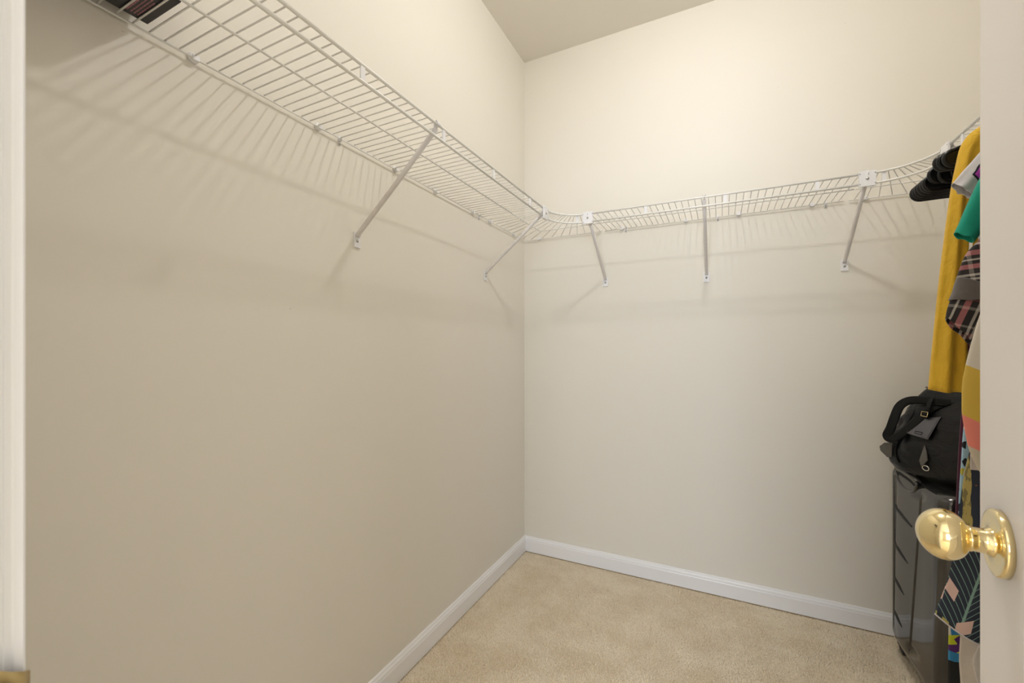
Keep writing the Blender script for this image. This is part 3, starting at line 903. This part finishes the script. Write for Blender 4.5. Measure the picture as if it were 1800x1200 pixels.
t = NT('grey_print'); v = t.coord()
vo = t.n('ShaderNodeTexVoronoi', Scale=26.0, feature='DISTANCE_TO_EDGE'); t.l(v, vo.inputs['Vector'])
vc = t.n('ShaderNodeTexVoronoi', Scale=26.0); t.l(v, vc.inputs['Vector'])
sv = t.sep(vc.outputs['Color'])[0]
cc = t.ramp(sv, [(0, (.62, .08, .62)), (.4, (.62, .59, .62)), (.75, (.03, .18, .48)), (.85, (.60, .55, .56))], 'CONSTANT')
t.col(t.mix(t.math('LESS_THAN', vo.outputs['Distance'], .045), cc, (.02, .02, .03))); t.pr(Roughness=.85)
t = NT('grey_sleeve'); v = t.coord(); xyz = t.sep(v)
ax = t.math('ABSOLUTE', t.math('ADD', xyz[0], 0.0))
dd = t.math('ADD', t.math('DIVIDE', t.math('ABSOLUTE', t.math('SUBTRACT', ax, .163)), .021), t.math('DIVIDE', t.math('ABSOLUTE', t.math('SUBTRACT', xyz[2], .462)), .036))
dd = t.math('ADD', dd, t.math('MULTIPLY', t.noise(v, 60, 2), .25))
gj = t.mix(t.noise(v, 60, 3), (.58, .55, .58), (.66, .63, .66))
pp = t.mix(t.math('LESS_THAN', dd, 1.02), (.02, .015, .03), (.62, .07, .62))
t.col(t.mix(t.math('LESS_THAN', dd, 1.2), gj, pp)); t.pr(Roughness=.88)
t.bump(t.noise(v, 42, 3), .25, .006)
TEE = [(.580, 1.625), (.545, 1.605), (.505, 1.57), (.470, 1.535), (.448, 1.50), (.440, 1.45), (.436, 1.40), (.438, 1.35), (.450, 1.25), (.455, 1.10), (.455, 1.0)]
TSL = [(.480, 1.542), (.458, 1.523), (.444, 1.510), (.430, 1.492), (.418, 1.476), (.407, 1.458), (.403, 1.452)]
TSR = [(.480, 1.455), (.470, 1.440), (.458, 1.430), (.448, 1.423), (.438, 1.421), (.432, 1.421), (.428, 1.423)]
garment('grey_tee', 'pale grey short sleeved tee with a purple print, above the green sleeve', 'shirt', 1.118, 1.0, TEE, 'grey_print',
        [(TSL, TSR, 'grey_sleeve', 'sleeve', (.010, .013), 2, .003)], ry=(.009, .010), folds=5, amp=.003)

CRE = [(.575, 1.60), (.54, 1.58), (.50, 1.55), (.475, 1.45), (.468, 1.2), (.452, .95), (.430, .78), (.409, .66), (.406, .583), (.405, .540), (.407, .497), (.409, .42), (.41, .35)]
garment('cream_skirt', 'plain cream dress whose lower half shows under the leaf print hem', 'dress', 1.094, .35, CRE, 'cream_cotton', ry=(.006, .011), folds=7, amp=.006, ph=2.0)

GRN = [(.580, 1.605), (.545, 1.585), (.505, 1.555), (.472, 1.52), (.458, 1.48), (.448, 1.42), (.45, 1.3), (.455, 1.15), (.455, 1.02)]
GSL = [(.470, 1.530), (.450, 1.505), (.432, 1.470), (.422, 1.446), (.405, 1.400), (.394, 1.365), (.387, 1.345)]
GSR = [(.490, 1.480), (.477, 1.455), (.461, 1.425), (.449, 1.401), (.434, 1.367), (.421, 1.341), (.4125, 1.3275)]
garment('green_tee', 'emerald green tee, one short sleeve open towards the floor', 'shirt', 1.066, 1.02, GRN, 'green_jersey',
        [(GSL, GSR, 'green_jersey', 'sleeve', (.012, .013), 1, .001)], ry=(.009, .010), folds=5, amp=.003)

WHI = [(.575, 1.58), (.54, 1.56), (.50, 1.53), (.475, 1.40), (.465, 1.1), (.452, .85), (.430, .70), (.416, .620), (.409, .596), (.4035, .575), (.406, .553), (.410, .533), (.414, .50), (.418, .46)]
garment('white_nightdress', 'white crinkled cotton dress, a sliver beside the open door edge', 'dress', 1.047, .46, WHI, 'white_cotton', ry=(.004, .006), folds=9, amp=.003, ph=.4)

# navy leaf print
t = NT('leaf_print'); v = t.coord()
xyz = t.sep(v); X_, Z_ = xyz[0], xyz[2]
wob = t.noise(v, 14, 2)
# leaf blade: midrib runs diagonally, veins run off both sides
def leafveins(x0, z0, ang, k, w):
    ca, sa = math.cos(ang), math.sin(ang)
    dx = t.math('SUBTRACT', X_, x0); dz = t.math('SUBTRACT', Z_, z0)
    al = t.math('ADD', t.math('MULTIPLY', dx, ca), t.math('MULTIPLY', dz, sa))
    ac = t.math('ABSOLUTE', t.math('SUBTRACT', t.math('MULTIPLY', dz, ca), t.math('MULTIPLY', dx, sa)))
    ph_ = t.math('FRACT', t.math('MULTIPLY', t.math('SUBTRACT', al, t.math('MULTIPLY', t.math('POWER', ac, .8), .85)), k))
    vein = t.math('LESS_THAN', t.math('ABSOLUTE', t.math('SUBTRACT', ph_, .5)), w)
    rib = t.math('LESS_THAN', ac, .0016)
    return t.math('MAXIMUM', vein, rib), ac
v1, ac1 = leafveins(-.240, .036, 1.33, 72, .060)
navy = t.mix(t.noise(v, 9, 3), (.010, .013, .026), (.030, .043, .075))
leaf = t.mix(v1, navy, (.22, .36, .32))
# ochre stripes high up and along the hem
st_ = t.math('FRACT', t.math('ADD', t.math('MULTIPLY', X_, 52), t.math('MULTIPLY', wob, 1.1)))
och = t.mix(t.math('GREATER_THAN', t.noise(t.coord((1, 1, .35)), 190, 2), .52), (.46, .37, .13), (.22, .19, .08))
stripe = t.mix(t.math('GREATER_THAN', st_, .50), navy, och)
stripe = t.mix(t.math('MULTIPLY', t.math('GREATER_THAN', t.noise(v, 42, 1), .68), .9), stripe, (.60, .14, .06))
hi = t.math('GREATER_THAN', t.math('ADD', Z_, t.math('MULTIPLY', wob, .05)), .235)
c1 = t.mix(hi, leaf, stripe)
hb = t.math('FRACT', t.math('ADD', t.math('MULTIPLY', X_, 75), t.math('MULTIPLY', wob, 1.5)))
hem_s = t.mix(t.math('GREATER_THAN', hb, .5), (.016, .024, .03), (.42, .38, .11))
lo = t.math('LESS_THAN', t.math('ADD', Z_, t.math('MULTIPLY', X_, .95)), -.190)
c2 = t.mix(lo, c1, hem_s)
def blob(x0, z0, rx_, rz_, ang):
    ca, sa = math.cos(ang), math.sin(ang)
    dx = t.math('SUBTRACT', X_, x0); dz = t.math('SUBTRACT', Z_, z0)
    p = t.math('DIVIDE', t.math('ADD', t.math('MULTIPLY', dx, ca), t.math('MULTIPLY', dz, sa)), rx_)
    q = t.math('DIVIDE', t.math('SUBTRACT', t.math('MULTIPLY', dz, ca), t.math('MULTIPLY', dx, sa)), rz_)
    return t.math('LESS_THAN', t.math('ADD', t.math('ABSOLUTE', p), t.math('ABSOLUTE', q)), 1.0)
pm = blob(-.2645, .090, .008, .022, -.55)
for bb in ((-.246, .106, .008, .020, .10), (-.234, .046, .010, .022, -.6), (-.19, .16, .012, .03, .4), (-.12, .07, .014, .03, -.5), (-.03, .13, .014, .03, .3), (.08, .06, .014, .03, -.3), (.17, .12, .012, .03, .5)):
    pm = t.math('MAXIMUM', pm, blob(*bb))
c3 = t.mix(pm, c2, (.70, .50, .46))
t.col(c3); t.pr(Roughness=.8)
LEA = [(.575, 1.56), (.54, 1.54), (.50, 1.51), (.470, 1.40), (.460, 1.2), (.425, 1.06), (.397, .985), (.388, .944), (.381, .893), (.376, .842), (.370, .780), (.365, .739), (.357, .701), (.348, .668), (.3455, .655)]
lt = thing('leaf_print_dress', (FR, 1.018, .60), 'navy dress printed with big tropical leaves, flaring out below the door knob', 'dress', 'clothes hanging from the right wire shelf')
b = MB()
Lc = edge_curve(LEA, 6); m = len(Lc); rings = []; n = 96
for i, (lx_, lz) in enumerate(Lc):
    f = i / (m - 1); ring = []
    for k in range(n):
        a = 2 * PI * k / n; c_, s_ = math.cos(a), math.sin(a)
        u = (1 - c_) / 2
        e2 = abs(2 * u - 1)
        drop = .045 * max(0, min(1, (f - .62) / .38)) * (1 - e2 ** 5)
        yy = 1.018 - (.006 + .006 * f) * math.copysign(abs(s_) ** .8, s_) + .005 * f * math.sin(u * 7 * 2 * PI + 1.5)
        ring.append((lx_ + (2 * FR - 2 * lx_) * u, yy, lz - drop))
    rings.append(ring)
b.grid(rings, True)
b.build('body', 'leaf_print', lt, solid=.0016)
MB().tube([(x, y - .0004, z - .0005) for x, y, z in rings[-1]], .0014, 5, closed=True).build('hem_edge', 'grey_jersey', lt)
MB().box((.3835, 1.000, .925), (.403, 1.0015, .952), None).build('care_tag', 'white_cotton', lt)
hanger(1.018, .125, .12, 0, 'black hanger inside the navy leaf print dress', 'hangers inside the hanging clothes', neck=.09)

# plaid shirt
def plaid(name, rot):
    t = NT(name); v = t.coord((1, 1, 1), rot)
    xyz = t.sep(v)
    STOPS = [(0, 0), (.10, 1), (.145, 0), (.22, 1), (.26, 0), (.30, 1), (.34, 0), (.44, 2), (.53, 0), (.60, 1), (.63, 0), (.70, 2), (.80, 0), (.90, 1), (.94, 0)]
    C = ((.020, .016, .017), (.46, .42, .38), (.42, .15, .16))
    rows = t.ramp(t.math('FRACT', t.math('MULTIPLY', xyz[2], 11.5)), [(p, C[k]) for p, k in STOPS], 'CONSTANT')
    cols = t.ramp(t.math('FRACT', t.math('ADD', t.math('MULTIPLY', xyz[0], 17), .1)), [(p, C[k]) for p, k in ((0, 0), (.30, 1), (.38, 0), (.55, 2), (.66, 0), (.80, 1), (.86, 0))], 'CONSTANT')
    tw = t.math('GREATER_THAN', t.math('FRACT', t.math('MULTIPLY', t.math('ADD', xyz[0], xyz[2]), 900)), .5)
    t.col(t.mix(.28, rows, cols)); t.pr(Roughness=.88)
    t.bump(t.noise(v, 500, 2), .15, .002)
plaid('plaid', (0, .06, 0)); plaid('plaid_cuff', (0, 1.25, 0))
fabric('plaid_lining', (.12, .105, .10))
PLB = [(.580, 1.59), (.545, 1.57), (.505, 1.54), (.475, 1.50), (.450, 1.42), (.440, 1.30), (.445, 1.15), (.448, .98)]
PSL = [(.470, 1.50), (.440, 1.43), (.415, 1.37), (.397, 1.334), (.387, 1.316), (.370, 1.289), (.359, 1.247)]
PSR = [(.500, 1.43), (.480, 1.38), (.465, 1.34), (.450, 1.31), (.443, 1.283), (.436, 1.255), (.424, 1.220)]
PFL = [(.360, 1.252), (.3565, 1.240), (.353, 1.226), (.350, 1.214)]
PFR = [(.425, 1.225), (.422, 1.222), (.418, 1.218), (.410, 1.215)]
PCL = [(.3535, 1.222), (.3485, 1.203), (.3465, 1.194), (.3460, 1.184)]
PCR = [(.426, 1.215), (.412, 1.190), (.394, 1.160), (.377, 1.140)]
garment('plaid_shirt', 'dark plaid shirt with pink and grey checks and a turned up sleeve', 'shirt', .982, .98, PLB, 'plaid',
        [(PSL, PSR, 'plaid', 'sleeve', (.010, .016), 2, .003), (PFL, PFR, 'plaid_lining', 'sleeve_fold', (.019, .020), 1, .001), (PCL, PCR, 'plaid_cuff', 'cuff', (.015, .013), 1, .002)], ry=(.008, .010), folds=5, amp=.003)

# colour block blouse
t = NT('colour_block'); v = t.coord(); xyz = t.sep(v)
zt = t.math('ADD', xyz[2], t.math('MULTIPLY', t.math('ADD', xyz[0], .26), .55))
zf = t.math('DIVIDE', zt, .30)
# hem at z=.86 world; bands at 1.107, 1.024, .978
t.col(t.ramp(zf, [(0, (.56, .50, .40)), ((.978 - .86) / .30, (.80, .24, .19)), ((1.024 - .86) / .30, (.66, .45, .06)), ((1.107 - .86) / .30, (.68, .63, .56))], 'CONSTANT'))
t.pr(Roughness=.55); t.b.inputs['Sheen Weight'].default_value = .3
t.bump(t.noise(t.coord((1, 1, .4)), 25, 2), .15, .004)
BLK = [(.580, 1.60), (.545, 1.58), (.50, 1.55), (.465, 1.50), (.430, 1.38), (.395, 1.27), (.379, 1.216), (.369, 1.180), (.360, 1.139), (.354, 1.107), (.350, 1.079), (.349, 1.052), (.349, 1.029), (.352, 1.001), (.356, .974), (.362, .953), (.369, .936), (.383, .918), (.41, .90), (.46, .88), (.52, .865)]
garment('colour_block_blouse', 'silky cream blouse with broad yellow and coral bands, nearest the door', 'blouse', .937, .86, BLK, 'colour_block', ry=(.008, .020), folds=3, amp=.006, ph=.5)
